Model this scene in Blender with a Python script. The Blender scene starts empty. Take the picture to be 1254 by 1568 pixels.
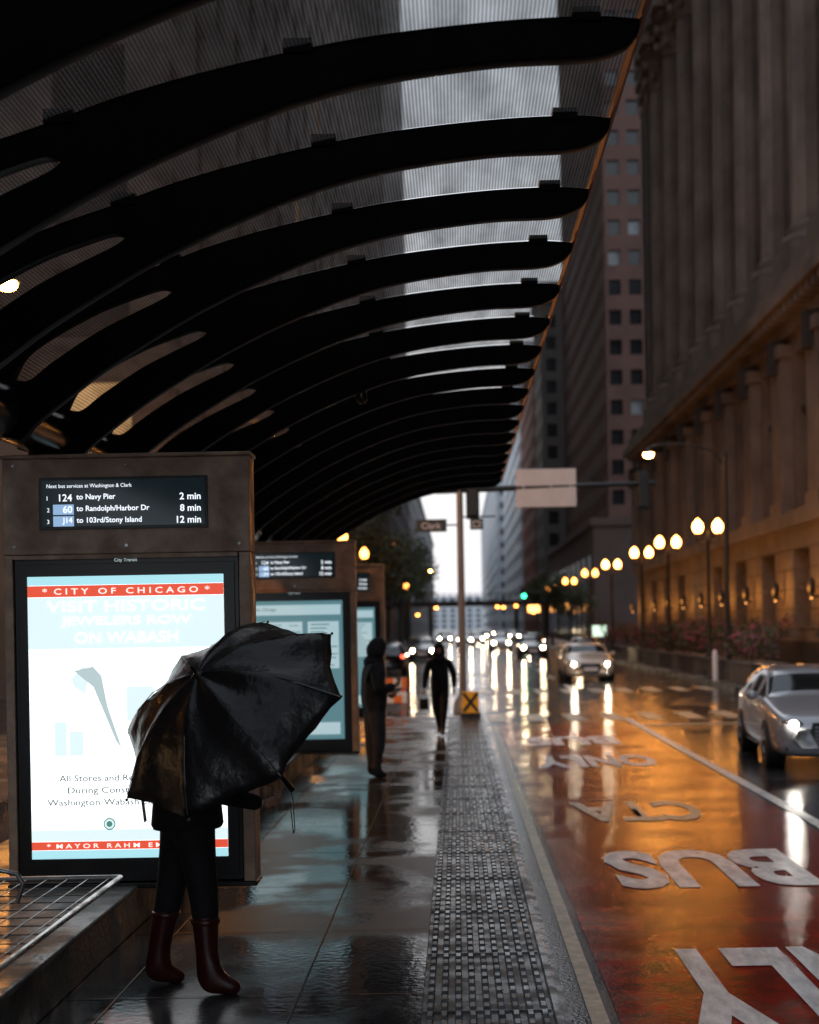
import bpy, math, random
import numpy as np
from mathutils import Vector, Matrix, Euler
random.seed(7)
S=bpy.context.scene
COL=S.collection
R=math.radians
# ---------------------------------------------------------------- materials
def _n(nt,t,**k):
    n=nt.nodes.new(t)
    for a,b in k.items(): setattr(n,a,b)
    return n
def mat(name,col,rough=.6,metal=0,var=0.25,vscale=2.0,bump=0,bscale=30,emit=0,ecol=None,rvar=0,rscale=1.0,spec=.5,coat=0,streak=None):
    m=bpy.data.materials.new(name); m.use_nodes=True; nt=m.node_tree
    b=nt.nodes['Principled BSDF']
    b.inputs['Roughness'].default_value=rough; b.inputs['Metallic'].default_value=metal
    b.inputs['Specular IOR Level'].default_value=spec
    b.inputs['Coat Weight'].default_value=coat
    b.inputs['Base Color'].default_value=(*col,1)
    tc=_n(nt,'ShaderNodeTexCoord')
    src=tc.outputs['Object']
    if streak:
        mp=_n(nt,'ShaderNodeMapping'); mp.inputs['Scale'].default_value=streak
        nt.links.new(src,mp.inputs[0]); src=mp.outputs[0]
    if var>0:
        no=_n(nt,'ShaderNodeTexNoise'); no.inputs['Scale'].default_value=vscale; no.inputs['Detail'].default_value=6; no.inputs['Roughness'].default_value=.65
        nt.links.new(src,no.inputs['Vector'])
        mr=_n(nt,'ShaderNodeMapRange'); mr.inputs[1].default_value=.3; mr.inputs[2].default_value=.7
        mr.inputs[3].default_value=1-var; mr.inputs[4].default_value=1+var
        nt.links.new(no.outputs[0],mr.inputs[0])
        mx=_n(nt,'ShaderNodeMix',data_type='RGBA',blend_type='MULTIPLY'); mx.inputs[0].default_value=1
        mx.inputs[6].default_value=(*col,1)
        nt.links.new(mr.outputs[0],mx.inputs[7]); nt.links.new(mx.outputs[2],b.inputs['Base Color'])
    if rvar>0:
        no=_n(nt,'ShaderNodeTexNoise'); no.inputs['Scale'].default_value=rscale; no.inputs['Detail'].default_value=5
        nt.links.new(tc.outputs['Object'],no.inputs['Vector'])
        mr=_n(nt,'ShaderNodeMapRange'); mr.inputs[1].default_value=.42; mr.inputs[2].default_value=.6
        mr.inputs[3].default_value=max(.03,rough-rvar); mr.inputs[4].default_value=rough+rvar
        nt.links.new(no.outputs[0],mr.inputs[0]); nt.links.new(mr.outputs[0],b.inputs['Roughness'])
    if bump>0:
        no=_n(nt,'ShaderNodeTexNoise'); no.inputs['Scale'].default_value=bscale; no.inputs['Detail'].default_value=4
        nt.links.new(src,no.inputs['Vector'])
        bp=_n(nt,'ShaderNodeBump'); bp.inputs['Strength'].default_value=bump; bp.inputs['Distance'].default_value=.02
        nt.links.new(no.outputs[0],bp.inputs['Height']); nt.links.new(bp.outputs[0],b.inputs['Normal'])
    if emit>0:
        b.inputs['Emission Color'].default_value=(*(ecol or col),1); b.inputs['Emission Strength'].default_value=emit
        m.cycles.emission_sampling='NONE'
    return m
def emis(name,col,s,light=False):
    m=bpy.data.materials.new(name); m.use_nodes=True; nt=m.node_tree
    b=nt.nodes['Principled BSDF']; b.inputs['Base Color'].default_value=(*[c*.5 for c in col],1)
    b.inputs['Emission Color'].default_value=(*col,1); b.inputs['Emission Strength'].default_value=s
    b.inputs['Roughness'].default_value=.3
    if not light: m.cycles.emission_sampling='NONE'
    return m
M={}
M['asphalt']=mat('wet_asphalt',(.028,.028,.032),.12,bump=.12,bscale=40,rvar=.09,rscale=.7,var=.4,spec=.5)
M['red']=mat('wet_red_lane',(.24,.013,.006),.12,bump=.12,bscale=45,rvar=.08,rscale=1.1,var=.55,vscale=3,spec=.28)
M['paint']=mat('road_paint_white',(.72,.71,.70),.3,bump=.2,bscale=60,var=.45,vscale=8)
M['paintold']=mat('road_paint_worn',(.42,.37,.27),.3,bump=.3,bscale=60,var=.5,vscale=10)
M['slab']=mat('wet_concrete_slab',(.042,.044,.048),.20,bump=.07,bscale=20,rvar=.17,rscale=1.1,var=.4,vscale=2.5,spec=.45)
M['joint']=mat('slab_joint',(.012,.012,.012),.6,var=.1)
M['conc']=mat('concrete',(.06,.059,.057),.5,bump=.4,bscale=25,rvar=.2,rscale=3,var=.35,vscale=6)
M['walk']=mat('sidewalk_concrete',(.12,.11,.10),.25,bump=.3,bscale=20,rvar=.15,var=.3)
M['tact']=mat('tactile_metal',(.014,.014,.016),.32,metal=.0,rvar=.10,rscale=6,var=.4,vscale=20,spec=.35)
M['tactb']=mat('tactile_ridge_metal',(.050,.050,.055),.24,metal=.4,rvar=.10,rscale=6,var=.5,vscale=14)
M['steel']=mat('galvanised_steel',(.30,.30,.30),.35,metal=.9,var=.3,vscale=8,rvar=.15,rscale=6)
M['steeld']=mat('weathered_edge_steel',(.12,.12,.125),.3,metal=.6,var=.4,vscale=8,rvar=.15,rscale=6)
M['black']=mat('black_painted_steel',(.003,.003,.0034),.5,var=.3,vscale=5,spec=.06)
M['tube']=mat('dark_tube_steel',(.02,.02,.022),.2,metal=.4,var=.3)
M['bronze']=mat('bronze_panel',(.42,.29,.21),.45,metal=.1,var=.4,vscale=4,rvar=.12,rscale=5,bump=.06,bscale=15)
M['edge']=mat('rusty_edge_trim',(.24,.10,.06),.5,metal=.2,var=.3)
M['bframe']=mat('black_frame',(.008,.008,.009),.25,var=.1)
M['display']=mat('display_glass',(.006,.010,.012),.12,var=.1,emit=.012,ecol=(.4,.8,1))
M['wtext']=emis('display_text',(.85,.92,1),1.3)
M['btext']=emis('display_route_box',(.35,.55,.85),.8)
M['poster']=emis('poster_backlit',(.93,.985,1.0),1.7,True)
M['pblue']=emis('poster_blue',(.42,.78,.86),1.0)
M['pred']=emis('poster_red',(.85,.10,.05),.9)
M['pgrey']=emis('poster_grey',(.50,.62,.64),.95)
M['pgrey2']=emis('poster_palegrey',(.72,.88,.92),1.05)
M['pgrey3']=emis('poster_shadow_text',(.62,.80,.86),1.0)
M['pgreen']=emis('poster_green',(.12,.35,.28),.7)
M['ptext']=emis('poster_text',(.16,.20,.20),.30)
M['pwhite']=emis('poster_white_text',(1,.9,.85),1.2)
M['map1']=emis('map_screen',(.16,.36,.42),.55,True)
M['map2']=emis('map_screen_light',(.50,.70,.76),.75,True)
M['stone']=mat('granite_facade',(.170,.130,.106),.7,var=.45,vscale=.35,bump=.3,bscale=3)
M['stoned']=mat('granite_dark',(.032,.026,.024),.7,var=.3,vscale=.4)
M['brick1']=mat('brown_brick',(.150,.080,.066),.8,var=.2,vscale=.3)
M['brick1s']=mat('brown_trim',(.13,.09,.08),.8,var=.2,vscale=.3)
M['brick2']=mat('red_brick',(.24,.075,.05),.8,var=.2,vscale=.2)
M['grey']=mat('grey_facade',(.17,.155,.15),.7,var=.2,vscale=.2)
M['dgrey']=mat('dark_facade',(.05,.042,.038),.7,var=.3,vscale=.2)
M['lime']=mat('limestone_facade',(.10,.085,.075),.7,var=.3,vscale=.2)
M['pale']=mat('hazed_facade',(.60,.63,.67),.7,var=.12,vscale=.1)  # distance haze put into this pale base colour
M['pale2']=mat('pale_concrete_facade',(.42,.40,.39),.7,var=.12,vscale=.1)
M['win']=mat('window_glass',(.02,.022,.026),.12,var=.2,spec=.6)
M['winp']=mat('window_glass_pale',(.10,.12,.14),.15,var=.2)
M['winlit']=emis('window_lit',(1,.62,.28),.8)
M['winblind']=mat('window_blind',(.26,.28,.30),.4,var=.2)
M['lampglow']=emis('lamp_globe_glow',(1,.36,.065),34,True)
M['lampfar']=emis('lamp_globe_far',(1,.34,.06),14)
M['cobra']=emis('street_lamp_glow',(1,.40,.08),210,True)
M['head']=emis('headlight_glow',(1,.84,.62),240,True)
M['headfar']=emis('headlight_far_glow',(1,.74,.46),150)
M['headnear']=emis('headlight_near_glow',(1,.93,.82),130,True)
M['headhous']=mat('headlight_housing',(.35,.36,.38),.1,metal=.7,var=0)
M['tail']=emis('tail_light',(.8,.03,.02),.4)
M['carw']=mat('car_paint_silver',(.42,.43,.46),.22,metal=.25,var=.05,coat=.6)
M['card']=mat('car_paint_dark',(.03,.03,.035),.2,metal=.2,var=.05,coat=.6)
M['cary']=mat('car_paint_cream',(.55,.52,.45),.22,var=.05,coat=.6)
M['cglass']=mat('car_glass',(.012,.014,.016),.06,var=0,spec=.6)
M['rubber']=mat('tyre_rubber',(.012,.012,.012),.6,var=.1)
M['rim']=mat('wheel_rim',(.30,.30,.32),.25,metal=.9,var=.05)
M['cloth']=mat('black_cloth',(.010,.010,.012),.75,var=.3,vscale=12,bump=.5,bscale=14,spec=.3)
M['cloth2']=mat('dark_jacket',(.022,.023,.028),.6,var=.3,vscale=12,bump=.5,bscale=14,spec=.3)
M['jeans']=mat('grey_trousers',(.042,.044,.052),.8,var=.3,vscale=12,bump=.5,bscale=14)
M['boot']=mat('red_rubber_boot',(.050,.007,.007),.3,var=.3,vscale=10)
M['shoe']=mat('dark_shoe',(.012,.011,.011),.5,var=.2)
M['skin']=mat('skin',(.42,.24,.17),.5,var=.1,vscale=20)
M['hair']=mat('hair_dark',(.02,.013,.01),.5,var=.3,vscale=30)
M['eye']=mat('eye_dark',(.02,.015,.012),.2,var=0)
M['lip']=mat('lips',(.30,.11,.10),.5,var=0)
M['umb']=mat('umbrella_fabric',(.009,.009,.011),.30,var=.3,vscale=6,bump=.9,bscale=7,spec=.8,coat=.1)
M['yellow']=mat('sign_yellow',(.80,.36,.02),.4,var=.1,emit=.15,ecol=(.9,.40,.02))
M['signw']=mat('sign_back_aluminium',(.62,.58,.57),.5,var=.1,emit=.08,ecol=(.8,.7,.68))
M['sigblk']=mat('signal_housing',(.012,.012,.012),.4,var=.1)
M['post']=mat('pole_dark',(.030,.028,.026),.4,metal=.3,var=.2)
M['polel']=mat('pole_light',(.24,.21,.18),.4,metal=.4,var=.2)
M['signg']=mat('street_sign_dark',(.03,.035,.035),.4,var=.1)
M['green']=emis('signal_green',(.03,1,.35),14)
M['redl']=emis('signal_red',(1,.06,.03),14)
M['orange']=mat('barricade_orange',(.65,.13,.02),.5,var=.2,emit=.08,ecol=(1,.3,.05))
M['bark']=mat('bark',(.04,.03,.022),.9,bump=.5,bscale=10)
M['leaf']=mat('foliage',(.035,.05,.018),.7,var=.5,vscale=3)
M['leaf2']=mat('foliage_yellowed',(.10,.07,.02),.7,var=.5,vscale=3)
M['flower']=mat('flowers_pink',(.26,.05,.09),.7,var=.4,vscale=5)
M['planter']=mat('planter_concrete',(.09,.08,.075),.7,var=.2)
M['warm']=emis('warm_glow',(1,.42,.10),6)  # glow for added signs, added lanterns and the barricade beacon
M['warmdim']=emis('warm_sign',(1,.35,.08),1.2)
M['cool']=emis('cool_sign',(.45,.85,1),2.0)
M['coolg']=emis('lit_bus_sign',(.75,1,.80),1.2)

# ---------------------------------------------------------------- mesh builder
def root(name,loc=(0,0,0),rot=(0,0,0)):
    e=bpy.data.objects.new(name,None); COL.objects.link(e); e.location=loc; e.rotation_euler=rot
    e.empty_display_size=.2
    return e
class MB:
    def __init__(s): s.v=[];s.f=[];s.m=[];s.mats=[];s.sm=[]
    def mi(s,m):
        m=M[m] if isinstance(m,str) else m
        if m not in s.mats: s.mats.append(m)
        return s.mats.index(m)
    def add(s,vs,fs,m,smooth=False):
        o=len(s.v); s.v+= [tuple(v) for v in vs]; k=s.mi(m)
        for f in fs: s.f.append([o+i for i in f]); s.m.append(k); s.sm.append(smooth)
    def box(s,x0,x1,y0,y1,z0,z1,m,mtx=None):
        vs=[(x0,y0,z0),(x1,y0,z0),(x1,y1,z0),(x0,y1,z0),(x0,y0,z1),(x1,y0,z1),(x1,y1,z1),(x0,y1,z1)]
        if mtx: vs=[mtx@Vector(v) for v in vs]
        s.add(vs,[(3,2,1,0),(4,5,6,7),(0,1,5,4),(1,2,6,5),(2,3,7,6),(3,0,4,7)],m)
    def cone(s,p0,p1,r0,r1,m,n=12,caps=True,flute=0):
        p0=Vector(p0);p1=Vector(p1); d=(p1-p0).normalized()
        a=d.orthogonal().normalized(); b=d.cross(a)
        vs=[]
        for p,r in((p0,r0),(p1,r1)):
            for i in range(n):
                t=2*math.pi*i/n; rr=r*(1-flute*(i%2))
                vs.append(p+a*math.cos(t)*rr+b*math.sin(t)*rr)
        fs=[(i,(i+1)%n,n+(i+1)%n,n+i) for i in range(n)]
        s.add(vs,fs,m,smooth=(flute==0))
        if caps: s.add(vs,[tuple(range(n))[::-1],tuple(range(n,2*n))],m)
    def tube(s,pts,r,m,n=8):
        for i in range(len(pts)-1):
            r0=r[i] if isinstance(r,(list,tuple)) else r; r1=r[i+1] if isinstance(r,(list,tuple)) else r
            s.cone(pts[i],pts[i+1],r0,r1,m,n)
            if 0<i: s.ball(pts[i],(r0,r0,r0),m,6,4)
    def ball(s,c,r,m,nu=16,nv=10,mtx=None):
        vs=[];fs=[]
        if not isinstance(r,(list,tuple)): r=(r,r,r)
        for j in range(nv+1):
            ph=math.pi*j/nv
            for i in range(nu):
                t=2*math.pi*i/nu
                p=Vector((r[0]*math.sin(ph)*math.cos(t),r[1]*math.sin(ph)*math.sin(t),r[2]*math.cos(ph)))
                if mtx: p=mtx@p
                vs.append(Vector(c)+p)
        for j in range(nv):
            for i in range(nu):
                fs.append((j*nu+i,(j+1)*nu+i,(j+1)*nu+(i+1)%nu,j*nu+(i+1)%nu))
        s.add(vs,fs,m,True)
    def lathe(s,c,prof,m,n=16):
        vs=[];fs=[]
        for r,z in prof:
            for i in range(n):
                t=2*math.pi*i/n; vs.append((c[0]+r*math.cos(t),c[1]+r*math.sin(t),c[2]+z))
        for j in range(len(prof)-1):
            for i in range(n): fs.append((j*n+i,j*n+(i+1)%n,(j+1)*n+(i+1)%n,(j+1)*n+i))
        s.add(vs,fs,m,True)
    def obj(s,name,parent=None,bevel=0,loc=None):
        me=bpy.data.meshes.new(name); me.from_pydata(s.v,[],s.f)
        for m in s.mats: me.materials.append(m)
        me.polygons.foreach_set('material_index',s.m); me.polygons.foreach_set('use_smooth',s.sm)
        me.update()
        o=bpy.data.objects.new(name,me); COL.objects.link(o)
        if parent: o.parent=parent
        if loc: o.location=loc
        if bevel:
            b=o.modifiers.new('b','BEVEL'); b.width=bevel; b.segments=2; b.limit_method='ANGLE'
        return o
def text(name,body,loc,w,h,m,parent=None,rot=(R(90),0,0),bold=0,align='CENTER',ext=0.0):
    c=bpy.data.curves.new(name,'FONT'); c.body=body; c.align_x='LEFT'; c.offset=bold; c.extrude=ext; c.resolution_u=3
    o=bpy.data.objects.new(name,c); COL.objects.link(o)
    c.materials.append(M[m]); bpy.context.view_layer.update()
    bb=o.bound_box; x0=min(b[0] for b in bb);x1=max(b[0] for b in bb);y0=min(b[1] for b in bb);y1=max(b[1] for b in bb)
    sy=h/(y1-y0); sx=(w/(x1-x0)) if w else sy
    wid=(x1-x0)*sx
    ox={'CENTER':-wid/2,'LEFT':0,'RIGHT':-wid}[align]
    off=Euler(rot).to_matrix()@Vector((ox-x0*sx,-y0*sy,0))
    o.rotation_euler=rot; o.scale=(sx,sy,1); o.location=Vector(loc)+off
    if parent: o.parent=parent
    return o
def hermite(pts,n=8):
    P=[np.array(p,float) for p in pts]; out=[]
    for i in range(len(P)-1):
        p0=P[max(i-1,0)];p1=P[i];p2=P[i+1];p3=P[min(i+2,len(P)-1)]
        for k in range(n):
            t=k/n
            out.append(.5*((2*p1)+(-p0+p2)*t+(2*p0-5*p1+4*p2-p3)*t*t+(-p0+3*p1-3*p2+p3)*t**3))
    out.append(P[-1]); return out

# ================================================================ GROUND
g=MB(); g.box(-400,400,-200,1500,-.5,-.012,'asphalt'); g.obj('ground')
road=MB(); road.add([(-60,-60,0),(60,-60,0),(60,1200,0),(-60,1200,0)],[(0,1,2,3)],'asphalt'); road.obj('road')
b=MB(); b.add([(.86,-20,.004),(3.68,-20,.004),(3.68,31,.004),(.86,31,.004)],[(0,1,2,3)],'red'); b.obj('red_bus_lane')
b=MB()
def sheet(mb,x0,x1,y0,y1,z,m): mb.add([(x0,y0,z),(x1,y0,z),(x1,y1,z),(x0,y1,z)],[(0,1,2,3)],m)
y=-20
while y<31:
    sheet(b,3.76,3.91,y,y+2.9,.008,'paint'); y+=2.93
sheet(b,.70,.80,-20,31,.008,'paintold')
for yy in range(48,300,9): sheet(b,3.76,3.88,yy,yy+3,.008,'paint')
for yy in range(48,300,12): sheet(b,.3,.42,yy,yy+4,.008,'paint')
for i in range(14): sheet(b,-3.8+i*.9,-3.4+i*.9,32.2,34.6,.008,'paintold')
for i in range(14): sheet(b,-3.8+i*.9,-3.4+i*.9,45.2,47.8,.008,'paintold')
sheet(b,3.95,8.6,30.2,30.6,.009,'paintold')
sheet(b,8.42,8.52,-20,30,.008,'paintold')
b.obj('road_markings')
lt=root('lane_lettering')
text('letters_only','ONLY',(2.30,9.55,.010),2.25,2.3,'paint',lt,rot=(0,0,R(180)),bold=.04)
text('letters_bus','BUS',(2.16,13.65,.010),1.70,1.95,'paint',lt,rot=(0,0,R(180)),bold=.04)
text('letters_cta','CTA',(2.05,17.4,.010),1.45,1.70,'paintold',lt,rot=(0,0,R(180)),bold=.03)
text('letters_only_far','ONLY',(2.15,23.6,.010),1.9,1.9,'paint',lt,rot=(0,0,R(180)),bold=.04)
text('letters_bus_far','BUS',(2.1,27.6,.010),1.7,1.9,'paint',lt,rot=(0,0,R(180)),bold=.04)
w=MB(); w.box(8.7,13.6,44,1100,-.02,.15,'walk'); w.box(8.7,13.6,-60,29,-.02,.15,'walk'); w.box(8.55,8.69,44,1100,-.02,.152,'conc')
w.obj('right_sidewalk')
w=MB(); w.box(-10,-4.2,47,1100,-.02,.15,'walk'); w.box(-12,-5.6,-60,29,-.02,.15,'walk'); w.obj('left_sidewalk')

# ================================================================ PLATFORM
P=.35
pl=root('bus_platform')
w=MB(); w.box(-3.4,-.205,-6,29,-.02,P,'slab'); w.box(.425,.50,-6,29,-.02,P+.002,'steeld'); w.box(-.203,.423,-6,29,-.02,P-.006,'tact')
w.obj('deck',pl)
w=MB()
for x in (-.83,-1.75): sheet(w,x-.004,x+.004,-6,29,P+.004,'joint')
y=-5.0
while y<28.6:
    sheet(w,-2.0,-.21,y-.005,y+.005,P+.0045,'joint'); y+=1.52
w.obj('deck_joints',pl)
w=MB()
y=4.5; row=0
while y<28.9:
    for i in range(9):
        x=-.163+i*.0685
        a=.019;c=.012;h=.012;l=.046;l2=.038
        vs=[(x-a,y-l,P-.006),(x+a,y-l,P-.006),(x+a,y+l,P-.006),(x-a,y+l,P-.006),(x-c,y-l2,P+h),(x+c,y-l2,P+h),(x+c,y+l2,P+h),(x-c,y+l2,P+h)]
        w.add(vs,[(4,5,6,7),(0,1,5,4),(1,2,6,5),(2,3,7,6),(3,0,4,7)],'tactb')
    y+=.15; row+=1
    if row%8==0: w.box(-.2,.42,y-.078,y-.070,P-.005,P+.003,'steeld')
w.obj('tactile_ridges',pl)
w=MB()
for i in range(24): w.box(.427,.47,-5+i*1.4,-5+i*1.4+1.39,P+.003,P+.012,'steeld')
w.obj('edge_trim',pl,bevel=.003)
w=MB(); w.box(-3.4,-2.02,-6,28,P+.001,P+.265,'conc'); w.box(-3.42,-1.98,-6,28.02,P+.266,P+.30,'conc'); w.obj('low_concrete_wall',bevel=.012)

# ================================================================ CANOPY
cz=2.2
top=[(.80,2.50),(.6,2.515),(.2,2.50),(-.3,2.45),(-.7,2.38),(-1.1,2.29),(-1.4,2.205),(-1.64,2.12),(-2.03,1.99),(-2.3,1.87),(-2.6,1.68),(-2.80,1.45),(-2.87,1.22)]
bot=[(.80,2.47),(.73,2.40),(.58,2.36),(.2,2.345),(-.3,2.28),(-.7,2.175),(-1.1,2.02),(-1.4,1.88),(-1.64,1.75),(-2.0,1.53),(-2.22,1.37),(-2.40,1.23),(-2.50,1.12)]
T=hermite(top,6); B=hermite(bot,6)
outline=[(a[0],a[1]) for a in T]+[(a[0],a[1]) for a in B[::-1]]
hu=hermite([(-1.60,1.965),(-1.68,1.985),(-1.85,1.935),(-2.05,1.86),(-2.3,1.73),(-2.47,1.61),(-2.55,1.47)],6)
hl=hermite([(-1.60,1.965),(-1.66,1.915),(-1.85,1.825),(-2.05,1.725),(-2.3,1.565),(-2.45,1.455),(-2.55,1.47)],6)
hole=[(a[0],a[1]) for a in hu]+[(a[0],a[1]) for a in hl[::-1][1:-1]]
cu=bpy.data.curves.new('rib','CURVE'); cu.dimensions='2D'; cu.fill_mode='BOTH'; cu.extrude=.035; cu.bevel_depth=.006; cu.bevel_resolution=1
for pts in(outline,hole):
    sp=cu.splines.new('POLY'); sp.points.add(len(pts)-1)
    for i,p in enumerate(pts): sp.points[i].co=(p[0],p[1],0,1)
    sp.use_cyclic_u=True
cu.materials.append(M['black'])
cr=root('bus_shelter_canopy')
ys=[5.95+1.15*k for k in range(-6,17)]
for i,yy in enumerate(ys):
    o=bpy.data.objects.new('rib_%02d'%i,cu); COL.objects.link(o); o.parent=cr; o.location=(0,yy,cz); o.rotation_euler=(R(90),0,0)
yend=ys[-1]+.1
w=MB()
for yy in ys:
    for X,Z in((.58,2.53),(-.62,2.42),(-1.62,2.145)):
        w.box(X-.06,X+.06,yy-.055,yy+.055,cz+Z-.028,cz+Z+.028,'black')
    for i in range(0,len(T)-1):
        a,b2=T[i],T[i+1]
        w.add([(a[0],yy-.05,cz+a[1]+.004),(a[0],yy+.05,cz+a[1]+.004),(b2[0],yy+.05,cz+b2[1]+.004),(b2[0],yy-.05,cz+b2[1]+.004)],[(0,1,2,3)],'black')
w.tube([(-2.64,ys[0],cz+1.30),(-2.64,yend,cz+1.30)],.16,'tube',20)
w.box(.80,.812,ys[0],yend,cz+2.46,cz+2.55,'edge')
for yy in (1.0,9.2,22.2): 
    w.cone((-2.64,yy,P),(-2.64,yy,cz+1.2),.13,.11,'black',16)
w.obj('brackets_tube_and_posts',cr)
gm=bpy.data.materials.new('ribbed_polycarbonate'); gm.use_nodes=True; nt=gm.node_tree; nt.nodes.clear()
out=_n(nt,'ShaderNodeOutputMaterial'); tr=_n(nt,'ShaderNodeBsdfTransparent'); tl=_n(nt,'ShaderNodeBsdfTranslucent'); gl=_n(nt,'ShaderNodeBsdfGlossy')
tc=_n(nt,'ShaderNodeTexCoord'); wv=_n(nt,'ShaderNodeTexWave'); wv.wave_type='BANDS'; wv.bands_direction='X'; wv.inputs['Scale'].default_value=19
nt.links.new(tc.outputs['Object'],wv.inputs['Vector'])
no=_n(nt,'ShaderNodeTexNoise'); no.inputs['Scale'].default_value=2.5; no.inputs['Detail'].default_value=6
mp=_n(nt,'ShaderNodeMapping'); mp.inputs['Scale'].default_value=(3,.7,1); nt.links.new(tc.outputs['Object'],mp.inputs[0]); nt.links.new(mp.outputs[0],no.inputs[0])
mu=_n(nt,'ShaderNodeMath',operation='MULTIPLY_ADD'); mu.inputs[1].default_value=.38; mu.inputs[2].default_value=.38
nt.links.new(wv.outputs['Fac'],mu.inputs[0])
m2=_n(nt,'ShaderNodeMath',operation='MULTIPLY'); mr=_n(nt,'ShaderNodeMapRange'); mr.inputs[1].default_value=.3;mr.inputs[2].default_value=.7;mr.inputs[3].default_value=.6;mr.inputs[4].default_value=1.2
nt.links.new(no.outputs[0],mr.inputs[0]); nt.links.new(mu.outputs[0],m2.inputs[0]); nt.links.new(mr.outputs[0],m2.inputs[1])
nt.links.new(m2.outputs[0],tr.inputs['Color'])
cmx=_n(nt,'ShaderNodeMix',data_type='RGBA'); cmx.inputs[6].default_value=(.030,.028,.027,1); cmx.inputs[7].default_value=(.135,.125,.12,1)
mm=_n(nt,'ShaderNodeMath',operation='MULTIPLY'); nt.links.new(wv.outputs['Fac'],mm.inputs[0]); nt.links.new(mr.outputs[0],mm.inputs[1])
nt.links.new(mm.outputs[0],cmx.inputs[0]); nt.links.new(cmx.outputs[2],tl.inputs['Color'])
gl.inputs['Roughness'].default_value=.35; gl.inputs['Color'].default_value=(.5,.5,.5,1)
a1=_n(nt,'ShaderNodeMixShader'); a1.inputs[0].default_value=.40; nt.links.new(tr.outputs[0],a1.inputs[1]); nt.links.new(tl.outputs[0],a1.inputs[2])
a2=_n(nt,'ShaderNodeMixShader'); a2.inputs[0].default_value=.03; nt.links.new(a1.outputs[0],a2.inputs[1]); nt.links.new(gl.outputs[0],a2.inputs[2])
nt.links.new(a2.outputs[0],out.inputs[0])
w=MB()
for j in range(len(ys)-1):
    for i in range(len(T)-1):
        a,b2=T[i],T[i+1]
        w.add([(a[0],ys[j]+.01,cz+a[1]+.02),(a[0],ys[j+1]-.01,cz+a[1]+.02),(b2[0],ys[j+1]-.01,cz+b2[1]+.02),(b2[0],ys[j]+.01,cz+b2[1]+.02)],[(0,1,2,3)],gm,True)
w.obj('glazing_panels',cr)

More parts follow.
